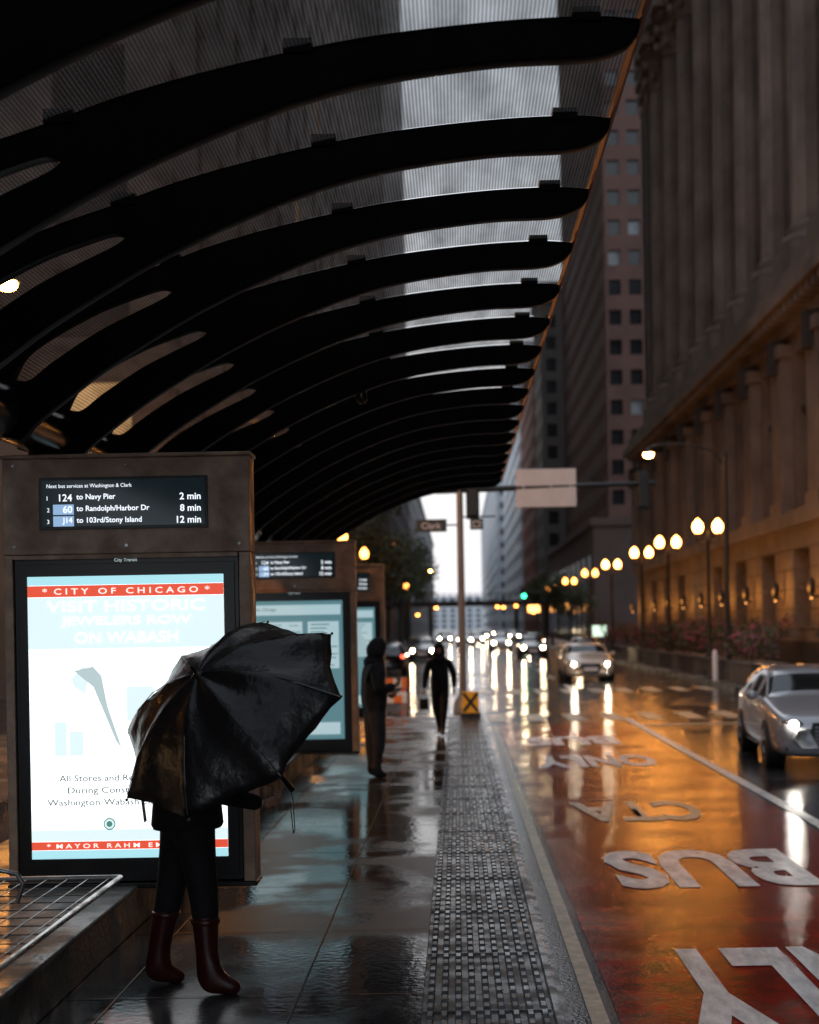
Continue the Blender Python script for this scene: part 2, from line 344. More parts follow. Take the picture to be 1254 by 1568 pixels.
# ================================================================ KIOSKS
KS=.838
def kiosk(y,kind):
    r=root('bus_shelter_display_kiosk',(0,y,2.2*(1-KS))); r.scale=(KS,KS,KS)
    w=MB()
    X0,X1=-3.30,-1.50; Zt=3.47
    w.box(X0,X1,0,.26,2.77,Zt,'bronze')
    w.box(X0,-3.235,0,.26,P,2.768,'bronze'); w.box(-1.585,X1,0,.26,P,2.768,'bronze')
    w.box(-3.233,-1.587,.03,.24,P+.02,2.766,'bframe')
    w.box(X0-.015,X1+.015,-.015,.275,Zt+.001,Zt+.03,'bronze')
    w.box(X0-.01,X1+.01,-.012,.27,P-.02,P+.018,'bframe')
    w.box(-2.9,-2.5,.04,.22,P-.25,P-.021,'bframe')
    w.obj('housing',r,bevel=.008)
    w=MB()
    for x in(-3.22,-2.4,-1.58): 
        for z in(2.83,3.42): w.cone((x,-.006,z),(x,.002,z),.012,.012,'steel',10)
    w.box(-3.03,-1.80,-.012,.02,2.95,3.33,'bframe'); w.box(-3.01,-1.82,-.018,-.013,2.97,3.31,'display')
    w.box(-3.20,-1.62,.012,.028,.42,2.70,'bframe')
    w.box(-3.23,-1.59,-.03,.0,2.735,2.765,'bronze')
    w.obj('display_and_glass_frame',r,bevel=.003)
    text('header_line','Next bus services at Washington & Clark',(-2.97,-.020,3.245),.62,.036,'wtext',r,align='LEFT')
    rows=[('1','124','to Navy Pier','2 min'),('2','60','to Randolph/Harbor Dr','8 min'),('3','J14','to 103rd/Stony Island','12 min')]
    for i,(n,a,b2,c) in enumerate(rows):
        z=3.155-.085*i
        w=MB(); w.box(-2.925,-2.775,-.021,-.0185,z-.012,z+.062,'btext' if i else 'display'); w.obj('route_box_%d'%i,r)
        text('idx',n,(-2.97,-.020,z+.008),None,.03,'wtext',r,align='LEFT')
        text('route',a,(-2.785,-.0235,z),None,.052,'wtext',r,align='RIGHT',bold=.01)
        text('dest',b2,(-2.755,-.020,z),None,.052,'wtext',r,align='LEFT',bold=.015)
        text('mins',c,(-1.85,-.020,z),None,.050,'wtext',r,align='RIGHT',bold=.015)
    def rect(a,b2,c,d,m,off): w.add([(a,-off,c),(b2,-off,c),(b2,-off,d),(a,-off,d)],[(0,1,2,3)],m)
    if kind==0:
        x0,x1,z0,z1=-3.13,-1.70,.55,2.61
        w=MB()
        rect(x0,x1,z0,z1,'poster',-.008)
        rect(x0,x1,2.545,z1,'pblue',-.004); rect(x0,x1,2.46,2.543,'pred',-.004)
        rect(x0,x1,z0,.612,'pblue',-.004); rect(x0,x1,.614,.675,'pred',-.004); rect(x0,x1,.677,.76,'pgrey2',-.004)
        rect(x0,x1,2.08,2.458,'pgrey2',-.004)
        vs=[(-2.80,0,1.92),(-2.66,0,1.80),(-2.50,0,1.40),(-2.46,0,1.35),(-2.56,0,1.66),(-2.60,0,1.88),(-2.66,0,1.95)]
        w.add(vs,[tuple(range(7))],'pgrey')
        w.add([(-2.82,.001,1.86),(-2.74,.001,1.95),(-2.68,.001,1.93),(-2.72,.001,1.75),(-2.80,.001,1.80)],[(0,1,2,3,4)],'pgrey2')
        rect(-2.42,-2.22,1.55,1.80,'pgrey2',-.001)
        rect(-2.95,-2.86,1.3,1.55,'pgrey2',-.001); rect(-2.84,-2.74,1.3,1.48,'pgrey2',-.001)
        n=20
        for rr,m,o in((.045,'pgreen',.001),(.036,'pgrey2',.0025),(.022,'pgreen',.0035)):
            w.add([(-2.56+rr*math.cos(2*math.pi*i/n),-o,.80+rr*math.sin(2*math.pi*i/n)) for i in range(n)],[tuple(range(n))],m)
        w.obj('poster',r)
        text('poster_banner','*  C I T Y   O F   C H I C A G O  *',(-2.41,-.002,2.478),1.22,.046,'pwhite',r,bold=.01)
        text('poster_banner_low','*  M A Y O R   R A H M   E M A N U E L  *',(-2.41,-.002,.627),1.22,.034,'pwhite',r,bold=.01)
        for i,t in enumerate(['VISIT HISTORIC','JEWELERS ROW','ON WABASH']):
            text('poster_title_shade',t,(-2.405,-.001,2.345-.115*i),1.15-.2*i,.078,'pgrey3',r)
            text('poster_title',t,(-2.412,-.003,2.35-.115*i),1.15-.2*i,.078,'poster',r)
        for i,(t,ww) in enumerate([('All Stores and Restaurants Open',1.02),('During Construction of the',.90),('Washington-Wabash Elevated Station',1.20)]):
            text('poster_text',t,(-2.41,-.001,1.10-.088*i),ww,.060,'ptext',r,bold=.008)
        text('poster_small','* * * *',(-2.36,-.001,.785),.14,.015,'pred',r)
    else:
        w=MB()
        x0,x1,z0,z1=-3.13,-1.70,.55,2.61
        rect(x0,x1,z0,z1,'map1',-.008)
        rect(x0+.03,x1-.03,2.40,2.55,'map2',-.004)
        rect(x0+.06,-2.3,.9,2.30,'map2',-.004)
        rect(-2.22,x1-.06,1.6,2.30,'map2',-.004)
        random.seed(3)
        for i in range(26):
            a=random.uniform(x0+.08,-2.4); c=random.uniform(.95,2.25); rect(a,min(a+random.uniform(.1,.5),-2.32),c,c+.012,'map1',-.001)
        for i in range(12):
            c=1.64+i*.055; rect(-2.18,-2.18+random.uniform(.2,.4),c,c+.018,'map1',-.001)
        rect(x0+.06,x1-.06,.62,.80,'map2',-.004)
        w.obj('route_map_screen',r)
        text('map_title','Hello Chicago',(-3.05,-.001,2.45),None,.06,'ptext',r,align='LEFT')
    text('maker_label','City Transit',(-2.41,.009,2.705),None,.032,'pgrey',r)
    return r
kiosk(8.69,0); kiosk(17.7,1); kiosk(24.6,1)

# ================================================================ BENCH
r=root('wire_mesh_bench')
w=MB(); z=.86; x1=-1.86; x0=-3.2; ya,yb=4.4,7.75
w.tube([(x0,ya,z),(x1,ya,z),(x1,yb,z),(x0,yb,z)],.016,'steel',10)
for i in range(12): 
    xx=x0+(x1-x0)*(i+.5)/12; w.cone((xx,ya,z),(xx,yb,z),.0035,.0035,'steeld',6)
for i in range(18):
    yy=ya+(yb-ya)*(i+.5)/18; w.cone((x0,yy,z-.006),(x1,yy,z-.006),.0035,.0035,'steeld',6)
for yy in(5.1,6.1,7.1):
    w.tube([(x0,yy,z+.16),(x1-.45,yy,z+.16),(x1-.36,yy,z+.14),(x1-.33,yy,z+.09),(x1-.36,yy,z)],.012,'steel',8)
w.obj('seat_frame_and_armrests',r)
w=MB(); 
for yy in(5,7.4): w.box(-2.5,-2.42,yy-.04,yy+.04,P+.30,z-.01,'steeld')
w.obj('legs',r)

# ================================================================ SKIN MESH
def skin(name,chains,matfn,mats,parent,sub=2):
    vs=[];es=[];rs=[];roots=[]
    for c in chains:
        idx={}
        for k,(co,rad) in c['verts'].items(): idx[k]=len(vs); vs.append(Vector(co)); rs.append(rad)
        for a,b2 in c['edges']: es.append((idx[a],idx[b2]))
        roots.append(idx[c['root']])
    me=bpy.data.meshes.new(name+'_sk'); me.from_pydata(vs,es,[])
    o=bpy.data.objects.new(name+'_sk',me); COL.objects.link(o)
    sk=o.modifiers.new('s','SKIN'); sk.use_smooth_shade=True; sk.branch_smoothing=.4
    for i,d in enumerate(me.skin_vertices[0].data):
        rr=rs[i]; d.radius=(rr,rr) if not isinstance(rr,tuple) else rr; d.use_root=i in roots
    ss=o.modifiers.new('u','SUBSURF'); ss.levels=sub; ss.render_levels=sub
    dg=bpy.context.evaluated_depsgraph_get(); dg.update()
    nm=bpy.data.meshes.new_from_object(o.evaluated_get(dg)); nm.name=name
    bpy.data.objects.remove(o)
    nm.materials.clear()
    for m in mats: nm.materials.append(M[m])
    for p in nm.polygons: p.material_index=matfn(p.center); p.use_smooth=True
    ob=bpy.data.objects.new(name,nm); COL.objects.link(ob); ob.parent=parent
    return ob
def hand(parent,wrist,d,nrm,side,curl=.5,glove='skin',s=1.0):
    d=Vector(d).normalized(); nrm=Vector(nrm); nrm=(nrm-d*nrm.dot(d)).normalized(); sd=d.cross(nrm)*side
    W=Vector(wrist); ch=[]
    ch.append(dict(verts={'a':(W-d*.02*s,.024*s),'b':(W+d*.04*s,.030*s),'c':(W+d*.075*s,.030*s)},edges=[('a','b'),('b','c')],root='a'))
    for i,(o,L) in enumerate([(.030,.070),(.011,.080),(-.009,.074),(-.028,.058)]):
        p=W+d*.06*s+sd*o*s; v={'0':(p,.011*s)}; e=[]; ang=0; q=p+d*.03*s; v['1']=(q,.010*s); e.append(('0','1'))
        for k in range(3):
            ang+=curl*(.9); L2=L*(.45,.32,.25)[k]*s
            dd=d*math.cos(ang)+nrm*math.sin(ang); q=q+dd*L2; v[str(k+2)]=(q,(.0095,.0085,.0075)[k]*s); e.append((str(k+1),str(k+2)))
        ch.append(dict(verts=v,edges=e,root='0'))
    p=W+d*.02*s+sd*.02*s; q=p+(d*.6+sd*.7+nrm*.2).normalized()*.04*s; q2=q+(d*.8+sd*.15+nrm*.5*curl).normalized()*.032*s; q3=q2+(d*.8-sd*.2+nrm*.8*curl).normalized()*.025*s
    ch.append(dict(verts={'0':(p,.013*s),'1':(q,.012*s),'2':(q2,.010*s),'3':(q3,.008*s)},edges=[('0','1'),('1','2'),('2','3')],root='0'))
    return skin('hand',ch,lambda c:0,[glove],parent,sub=1)
def head(parent,c,face,tilt=0,hood=None,hair=True,s=1.0):
    w=MB(); nu,nv=28,20; vs=[];fs=[]
    for j in range(nv+1):
        ph=math.pi*j/nv
        for i in range(nu):
            t=2*math.pi*i/nu
            x=.074*math.sin(ph)*math.cos(t); y=.094*math.sin(ph)*math.sin(t); z=.118*math.cos(ph)
            if z<0: k=1+z*2.6; x*=k; y=y*(1+z*.8)+(-z)*.10
            if y>0:
                y+=.022*math.exp(-(x/.012)**2-((z+.018)/.020)**2)+.010*math.exp(-(x/.010)**2-((z-.008)/.02)**2)
                y-=.010*math.exp(-((abs(x)-.030)/.014)**2-((z-.005)/.014)**2)
                y+=.006*math.exp(-(x/.02)**2-((z+.058)/.010)**2)
            vs.append(Vector((x,y,z))*s)
    for j in range(nv):
        for i in range(nu): fs.append((j*nu+i,(j+1)*nu+i,(j+1)*nu+(i+1)%nu,j*nu+(i+1)%nu))
    w.add(vs,fs,'skin',True)
    for sx in(-1,1):
        w.ball((sx*.030*s,.078*s,.004*s),(.011*s,.009*s,.006*s),'eye',10,6)
        w.ball((sx*.075*s,.0,-.005*s),(.010*s,.018*s,.030*s),'skin',10,8)
        w.box(sx*.030*s-.014*s,sx*.030*s+.014*s,.080*s,.091*s,.020*s,.025*s,'hair')
    w.ball((0,.094*s,-.058*s),(.022*s,.007*s,.006*s),'lip',12,6)
    if hair:
        vs=[];fs=[]
        for j in range(13):
            ph=math.pi*.62*j/12
            for i in range(24):
                t=2*math.pi*i/24
                y=math.sin(ph)*math.sin(t); zz=math.cos(ph)
                z=max(zz,.25) if y>.35 else zz
                vs.append(Vector((.083*math.sin(ph)*math.cos(t),.103*y-.006,.127*z+.004))*s)
        for j in range(12):
            for i in range(24): fs.append((j*24+i,(j+1)*24+i,(j+1)*24+(i+1)%24,j*24+(i+1)%24))
        w.add(vs,fs,'hair',True)
    o=w.obj('head',parent); o.location=c; o.rotation_euler=(tilt,0,face)
    if hood:
        w=MB(); vs=[];fs=[];nu,nv=28,16
        for j in range(nv+1):
            ph=math.pi*(.17+.83*j/nv)
            for i in range(nu):
                t=2*math.pi*i/nu
                x=.125*math.sin(ph)*math.cos(t); z=.155*math.sin(ph)*math.sin(t); y=.125*math.cos(ph)
                if z>0: z*=1.05
                vs.append(Vector((x*(1-.1*(z>0)),y-.01+.02*(z>0)*math.sin(ph),z-.012))*s)
        for j in range(nv):
            for i in range(nu): fs.append((j*nu+i,j*nu+(i+1)%nu,(j+1)*nu+(i+1)%nu,(j+1)*nu+i))
        w.add(vs,fs,hood,True); w.lathe((0,-.01,-.17*s),[(.13*s,-.06*s),(.14*s,0),(.11*s,.06*s)],hood,16)
        o=w.obj('hood',parent); o.location=c; o.rotation_euler=(tilt,0,face)
        sl=o.modifiers.new('s','SOLIDIFY'); sl.thickness=.012
def person(name,loc,heading,height,J,matfn,mats,hd,hands):
    r=root(name,loc,(0,0,heading)); s=height/1.75; r.scale=(s,s,s)
    D={'pelvis':((0,0,.95),.165),'spine':((0,0,1.12),.165),'chest':((0,0,1.31),.185),'nb':((0,0,1.44),.11),'neck':((0,0,1.52),.060),
       'sl':((-.19,0,1.40),.088),'el':((-.24,-.02,1.13),.064),'wl':((-.24,.06,.90),.044),
       'sr':((.19,0,1.40),.088),'er':((.24,-.02,1.13),.064),'wr':((.24,.06,.90),.044),
       'hl':((-.09,0,.86),.118),'kl':((-.10,.02,.49),.080),'al':((-.10,-.02,.085),.056),'fl':((-.11,.05,.040),.048),'tl':((-.12,.13,.030),.040),
       'hr':((.09,0,.86),.118),'kr':((.10,.02,.49),.080),'ar':((.10,-.02,.085),.056),'fr':((.11,.05,.040),.048),'tr':((.12,.13,.030),.040)}
    D.update(J)
    for sd in 'lr':
        if 'z'+sd not in D:
            a=D['a'+sd][0]; D['z'+sd]=((a[0],a[1]-.045,.038),.044)
    E=[('pelvis','spine'),('spine','chest'),('chest','nb'),('nb','neck'),('chest','sl'),('sl','el'),('el','wl'),('chest','sr'),('sr','er'),('er','wr'),
       ('pelvis','hl'),('hl','kl'),('kl','al'),('al','fl'),('fl','tl'),('pelvis','hr'),('hr','kr'),('kr','ar'),('ar','fr'),('fr','tr'),('al','zl'),('ar','zr')]
    skin('body',[dict(verts=D,edges=E,root='pelvis')],matfn,mats,r)
    head(r,**hd)
    for h in hands: hand(r,**h)
    return r
def mf(c):
    if c.z<.40: return 2
    if c.z<.86: return 1
    return 0
pr=person('person_with_umbrella',(-1.41,7.34,P),R(-82),1.66,
  {'hl':((-.095,-.04,.86),.120),'kl':((-.12,-.11,.49),.080),'al':((-.14,-.20,.090),.060),'fl':((-.15,-.12,.038),.052),'tl':((-.155,-.03,.028),.046),
   'hr':((.095,.04,.86),.120),'kr':((.12,.09,.49),.080),'ar':((.14,.10,.090),.060),'fr':((.15,.19,.038),.052),'tr':((.16,.28,.028),.046),
   'el':((-.27,.10,1.14),.066),'wl':((-.20,.37,1.09),.044),'er':((.25,.12,1.10),.066),'wr':((.06,.40,1.00),.044),
   'pelvis':((0,0,.97),.165),'spine':((0,.0,1.13),.17)},
  mf,['cloth','cloth','boot'],dict(c=(0,.04,1.66),face=0,tilt=R(-8),hood='cloth',hair=True),
  [dict(wrist=(-.195,.40,1.10),d=(.3,.8,.35),nrm=(1,-.3,.3),side=1,curl=1.05),dict(wrist=(.05,.425,1.00),d=(-.6,.7,.1),nrm=(-.4,-.6,.5),side=-1,curl=.8)])
w=MB()
w.lathe((0,0,.88),[(.185,0),(.195,.02),(.185,.13),(.175,.24),(.16,.34)],'cloth',24)
cg=w.obj('coat_hem',pr)
w=MB()
for (kx,ky),(ax_,ay_) in (((-.12,-.11),(-.14,-.20)),((.12,.09),(.14,.10))):
    f=(.40-.09)/(.49-.09); x=ax_+(kx-ax_)*f; yq=ay_+(ky-ay_)*f
    w.lathe((x,yq,.375),[(.074,0),(.079,.012),(.079,.03),(.066,.034)],'boot',16)
w.obj('boot_tops',pr)
# --- umbrella
ax=Vector((-.415,-.60,.68)).normalized()
C=Vector((-1.14,7.10,1.775))
zq=ax.to_track_quat('Z','Y').to_matrix().to_4x4()
um=root('umbrella'); um.matrix_world=Matrix.Translation(C)@zq@Matrix.Rotation(R(12),4,'Z')
w=MB(); nr=8; per=8; N=nr*per; rings=16; Rr=.645; dep=.31
vs=[];fs=[]
for j in range(rings+1):
    q=j/rings
    for i in range(N):
        t=2*math.pi*i/N; k=(i%per)/per; between=math.sin(math.pi*k)
        chord=math.cos(math.pi/nr)/math.cos((k-.5)*2*math.pi/nr)
        rr=Rr*q*((1-q**2*.9)+(q**2*.9)*(chord-.055*between))
        z=dep*(1-q**2.1)-.028*between*math.sin(q*math.pi)-.02*between*q**3
        wob=.010*math.sin(7*t+5*q)+.007*math.sin(13*t-9*q)+.005*math.sin(23*t+17*q)
        vs.append((rr*math.cos(t),rr*math.sin(t),z+wob*q))
for j in range(rings):
    for i in range(N): fs.append((j*N+i,(j+1)*N+i,(j+1)*N+(i+1)%N,j*N+(i+1)%N))
w.add(vs,fs,'umb',True); o=w.obj('canopy_fabric',um); sl=o.modifiers.new('s','SOLIDIFY'); sl.thickness=.0015
w=MB()
for a in range(nr):
    t=2*math.pi*a/nr; pts=[(Rr*q*1.005*math.cos(t),Rr*q*1.005*math.sin(t),dep*(1-q**2.1)-.008) for q in(.02,.25,.5,.75,1.0)]
    w.tube(pts,.003,'steel',5); pm=pts[2]
    w.cone((.012*math.cos(t),.012*math.sin(t),-.02),pm,.0025,.0025,'steel',5)
    w.ball((Rr*1.01*math.cos(t),Rr*1.01*math.sin(t),-.004),.007,'bframe',8,6)
    pts=[(Rr*q*1.0*math.cos(t),Rr*q*math.sin(t),dep*(1-q**2.1)+.005) for q in(.02,.25,.5,.75,.98)]
    w.tube(pts,.0022,'umb',5)
w.cone((0,0,dep-.01),(0,0,dep+.055),.009,.005,'bframe',10); w.cone((0,0,dep+.0),(0,0,dep+.012),.03,.008,'umb',16)
w.cone((0,0,dep),(0,0,-.52),.005,.006,'bframe',10); w.cone((0,0,-.50),(0,0,-.62),.013,.016,'bframe',12)
w.obj('shaft_ribs_and_handle',um)
w=MB(); hp=C-ax*.60
w.tube([hp,hp+Vector((.012,0,-.06)),hp+Vector((.02,0,-.22)),hp+Vector((.012,0,-.24)),hp+Vector((-.004,0,-.07))],.003,'bframe',6)
w.add([(-1.60,7.05,1.52),(-1.585,7.05,1.52),(-1.555,7.05,1.26),(-1.57,7.05,1.25)],[(0,1,2,3)],'umb')
o=w.obj('wrist_strap'); o.parent=um; bpy.context.view_layer.update(); o.matrix_parent_inverse=um.matrix_world.inverted()

def mf2(c):
    if c.z<.13: return 2
    if c.z<.83: return 1
    return 0
person('standing_man_in_hooded_jacket',(-1.04,17.5,P),R(-75),1.70,
  {'pelvis':((0,0,.97),.195),'spine':((0,.0,1.12),.205),'chest':((0,.0,1.31),.215),'el':((-.28,.0,1.10),.084),'wl':((-.20,.22,1.02),.056),'er':((.28,.0,1.10),.084),'wr':((.17,.24,1.16),.056),'sl':((-.20,0,1.40),.10),'sr':((.20,0,1.40),.10),'kl':((-.10,-.02,.49),.096),'kr':((.10,.04,.49),.096),'hl':((-.09,0,.86),.13),'hr':((.09,0,.86),.13)},
  mf2,['cloth2','jeans','shoe'],dict(c=(0,.05,1.63),face=0,tilt=R(-10),hood='cloth2',hair=True),
  [dict(wrist=(.165,.255,1.165),d=(-.5,.6,.5),nrm=(-.5,-.3,.6),side=-1,curl=.8),dict(wrist=(-.19,.24,1.02),d=(.6,.6,.2),nrm=(.2,-.8,.3),side=1,curl=.7)])
wm=person('walking_woman_with_bag',(-.31,24.1,P),R(176),1.55,
  {'hl':((-.085,0,.86),.118),'kl':((-.08,.13,.49),.078),'al':((-.05,.20,.10),.052),'fl':((-.06,.27,.05),.042),'tl':((-.06,.34,.045),.036),
   'hr':((.085,0,.86),.118),'kr':((.08,-.03,.48),.078),'ar':((.05,-.25,.19),.052),'fr':((.05,-.20,.10),.042),'tr':((.05,-.13,.05),.036),'zr':((.05,-.29,.15),.040),
   'pelvis':((0,0,.95),.20),'spine':((0,0,1.12),.185),
   'el':((-.27,-.06,1.14),.070),'wl':((-.27,-.02,.90),.042),'er':((.27,.02,1.13),.070),'wr':((.29,.10,.90),.042)},
  mf2,['cloth','cloth','shoe'],dict(c=(0,.03,1.63),face=0,hood='cloth',hair=True),
  [dict(wrist=(.295,.11,.885),d=(.05,.2,-1),nrm=(-1,0,0),side=-1,curl=.9),dict(wrist=(-.27,-.01,.885),d=(-.02,.15,-1),nrm=(1,0,0),side=1,curl=.4)])
w=MB(); w.box(.22,.38,.04,.16,.50,.70,'cloth'); w.tube([(.26,.1,.70),(.28,.12,.80),(.32,.12,.80),(.35,.1,.70)],.006,'cloth',6)
w.obj('handbag',wm,bevel=.02)

# ================================================================ CARS
def car(loc,heading,paint,near=False,lights=True):
    r=root('car',loc,(0,0,heading))
    st=[(0.00,.62,.34,.60,0,0,0),(0.04,.76,.24,.70,0,0,0),(.16,.87,.19,.79,0,0,0),(.55,.91,.18,.88,0,0,0),(1.05,.92,.18,.96,0,0,0),(1.35,.92,.18,1.00,0,0,0),
     (1.42,.92,.18,1.0,1,1.04,.78),(2.05,.92,.18,1.0,1,1.40,.66),(2.12,.92,.18,1.0,1,1.42,.65),(2.85,.92,.18,1.01,1,1.46,.65),(2.93,.92,.18,1.01,1,1.46,.65),(3.55,.92,.19,1.02,1,1.44,.64),
     (3.62,.92,.2,1.02,1,1.435,.64),(4.25,.90,.22,1.02,1,1.33,.64),(4.50,.86,.25,1.0,1,1.06,.70),(4.62,.78,.30,.92,0,0,0),(4.66,.68,.36,.85,0,0,0)]
    rows=[]
    for (y,wd,zb,zt,cab,zr,wr) in st:
        h=[(0,zb),(wd*.84,zb),(wd*.98,zb+.11),(wd,.50 if zt>.6 else .45),(wd*.985,zt-.10),(wd*.93,zt)]
        if cab: h+=[(wr+.03,zr-.05),(wr*.82,zr),(0,zr+.015)]
        else: h+=[(wd*.74,zt+.015),(wd*.45,zt+.03),(0,zt+.04)]
        rows.append([(x,y,z) for x,z in h]+[(-x,y,z) for x,z in h[-2:0:-1]])
    n=len(rows[0]); w=MB(); w.v=[p for rr in rows for p in rr]
    for j in range(len(rows)-1):
        for i in range(n):
            i2=(i+1)%n; m=paint
            seg=i if i<8 else n-1-i
            cabj=st[j][4] and st[j+1][4]
            if cabj and seg==5 and j in(8,10,12,6): m='cglass'
            if j in(6,13) and seg in(6,7): m='cglass'
            k=w.mi(m); w.f.append([j*n+i,j*n+i2,(j+1)*n+i2,(j+1)*n+i]); w.m.append(k); w.sm.append(True)
    w.f.append(list(range(n))); w.m.append(w.mi(paint)); w.sm.append(True)
    w.f.append([(len(rows)-1)*n+i for i in range(n)][::-1]); w.m.append(w.mi(paint)); w.sm.append(True)
    o=w.obj('body',r); ss=o.modifiers.new('s','SUBSURF'); ss.levels=ss.render_levels=2 if near else 1
    w=MB()
    far=loc[1]>60
    for sx in(-1,1):
        for yy in(.88,3.70):
            w.cone((sx*.66,yy,.345),(sx*.925,yy,.345),.375,.365,'rubber',28)
            w.cone((sx*.70,yy,.325),(sx*.935,yy,.325),.325,.315,'rubber',28)
            w.cone((sx*.93,yy,.325),(sx*.945,yy,.325),.225,.215,'rim',24)
            w.cone((sx*.94,yy,.325),(sx*.950,yy,.325),.18,.18,'bframe',20)
            for k in range(5):
                t=2*math.pi*k/5; w.cone((sx*.95,yy,.325),(sx*.95,yy+.2*math.cos(t),.325+.2*math.sin(t)),.028,.02,'rim',6)
        w.ball((sx*1.0,1.57,1.04),(.10,.06,.07),paint,12,8); w.box(sx*.90-.05,sx*.90+.05,1.55,1.61,.99,1.02,paint)
        w.cone((sx*.79,1.45,1.02),(sx*.67,2.07,1.385),.022,.022,paint,6)
        w.cone((sx*.62,2.2,1.47),(sx*.62,3.7,1.46),.014,.014,'rim',6)
        w.box(sx*.918-.006,sx*.918+.006,1.62,2.9,.28,.30,'bframe')
        for yy in(2.6,3.4): w.box(sx*.915-.012,sx*.915+.012,yy,yy+.16,.80,.83,paint)
        mt=Matrix.Rotation(sx*R(28),3,'Z')
        w.ball((sx*.65,.095,.69),(.18,.06,.070),'headhous',16,10,mt)
        if lights:
            hr=.12 if far else .065
            w.ball((sx*.62,.030,.69),(hr,.05,hr*.8),'headnear' if near else('headfar' if far else 'head'),12,8)
            if not far: w.ball((sx*.62,.04,.36),(.03,.02,.022),'headnear',8,6)
        w.box(sx*.60-.14,sx*.60+.14,.055,.12,.30,.42,'bframe')
        w.ball((sx*.70,4.58,.82),(.12,.06,.07),'redl' if not lights else 'tail',10,6)
    w.add([(-.36,-.018,.71),(.36,-.018,.71),(.40,-.012,.57),(.26,-.005,.31),(-.26,-.005,.31),(-.40,-.012,.57)],[(0,1,2,3,4,5)],'bframe')
    for k in range(6): w.box(-.33,.33,-.028,-.02,.36+.055*k,.372+.055*k,'rim')
    for k in range(4): w.cone((-.10+.067*k,-.03,.625),(-.10+.067*k,-.026,.625),.032,.032,'rim',16)
    w.box(-.26,.26,-.034,-.022,.43,.54,'signw')
    w.cone((-.45,1.44,1.04),(.1,1.50,1.07),.01,.01,'bframe',5)
    w.obj('wheels_lights_and_trim',r)
    return r
car((5.45,20.45,0),R(-4.0),'carw',near=True)
car((4.95,53,0),0,'cary')
for x,y,p in((4.9,92,'card'),(7.3,78,'card'),(3.7,120,'carw'),(6.9,125,'card'),(2.2,160,'carw'),(5.4,170,'card'),(7.6,190,'carw'),(3.6,205,'card'),(.8,150,'carw'),(-1.5,170,'card'),(1.5,240,'card'),(6,260,'card')):
    car((x,y,0),0,p)
car((-2.2,88,0),0,'card')
car((-2.6,105,0),R(180),'card',lights=False)
car((-3.3,70,0),R(180),'card',lights=False)

# ================================================================ STREET LAMPS
def acorn(x,y,gm='lampglow'):
    r=root('double_globe_street_lamp',(x,y,.15)); w=MB()
    w.lathe((0,0,0),[(.24,0),(.24,.25),(.17,.35),(.15,.9),(.10,1.05),(.085,1.2),(.065,5.0),(.09,5.05),(.05,5.15)],'post',16)
    w.tube([(-.42,0,5.25),(-.40,0,5.05),(-.2,0,4.95),(0,0,5.05),(.2,0,4.95),(.40,0,5.05),(.42,0,5.25)],.03,'post',8)
    w.cone((0,0,5.1),(0,0,5.45),.04,.01,'post',8)
    for sx in(-.37,.37): w.lathe((sx,0,5.25),[(.05,0),(.13,.05),(.13,.09)],'post',14)
    w.obj('post_and_arms',r); w=MB()
    for sx in(-.37,.37): w.lathe((sx,0,5.34),[(.10,0),(.17,.10),(.20,.22),(.165,.36),(.08,.46),(.02,.52),(0,.53)],gm,12)
    w.obj('globes',r)
    w=MB()
    for sx in(-.37,.37): w.cone((sx,0,5.87),(sx,0,5.98),.03,.01,'post',8)
    w.obj('finials',r)
for y in(53,63,72,86,100,118,140): acorn(9.4,y,'lampglow' if y<90 else 'lampfar')
for y in(55,68,90,124): acorn(-4.75,y,'lampfar')
def cobra(x,y,dx,en):
    r=root('arm_street_lamp',(x,y,.15)); w=MB()
    w.cone((0,0,0),(0,0,7.9),.11,.07,'post',12); w.lathe((0,0,0),[(.25,0),(.22,.3),(.12,.5)],'post',12)
    s=1 if dx>0 else -1
    w.tube([(0,0,7.4),(s*.4,0,7.95),(s*1.2,0,8.2),(dx*.85,0,8.22),(dx,0,8.12)],.035,'post',8)
    w.lathe((dx,0,7.78),[(.20,.12),(.17,.2),(.08,.32),(.03,.38)],'post',14); w.obj('pole_and_arm',r)
    w=MB(); w.ball((dx,0,7.88),(.17,.17,.12),'cobra',14,8); w.obj('bulb',r)
    if en:
        L=bpy.data.lights.new('lamp_light','POINT'); L.energy=en; L.color=(1,.40,.09); L.shadow_soft_size=.2; L.specular_factor=.4
        o=bpy.data.objects.new('lamp_light',L); COL.objects.link(o); o.parent=r; o.location=(dx,0,7.55)
cobra(9.4,49.4,-2.65,0); cobra(-8.3,23.7,.9,1700); cobra(-8.3,15.0,1.4,800); cobra(-8.0,42,2.6,1100); cobra(-5.0,150,2.2,0)  # nearest left lamp and hidden crossing lamp are added for warm light

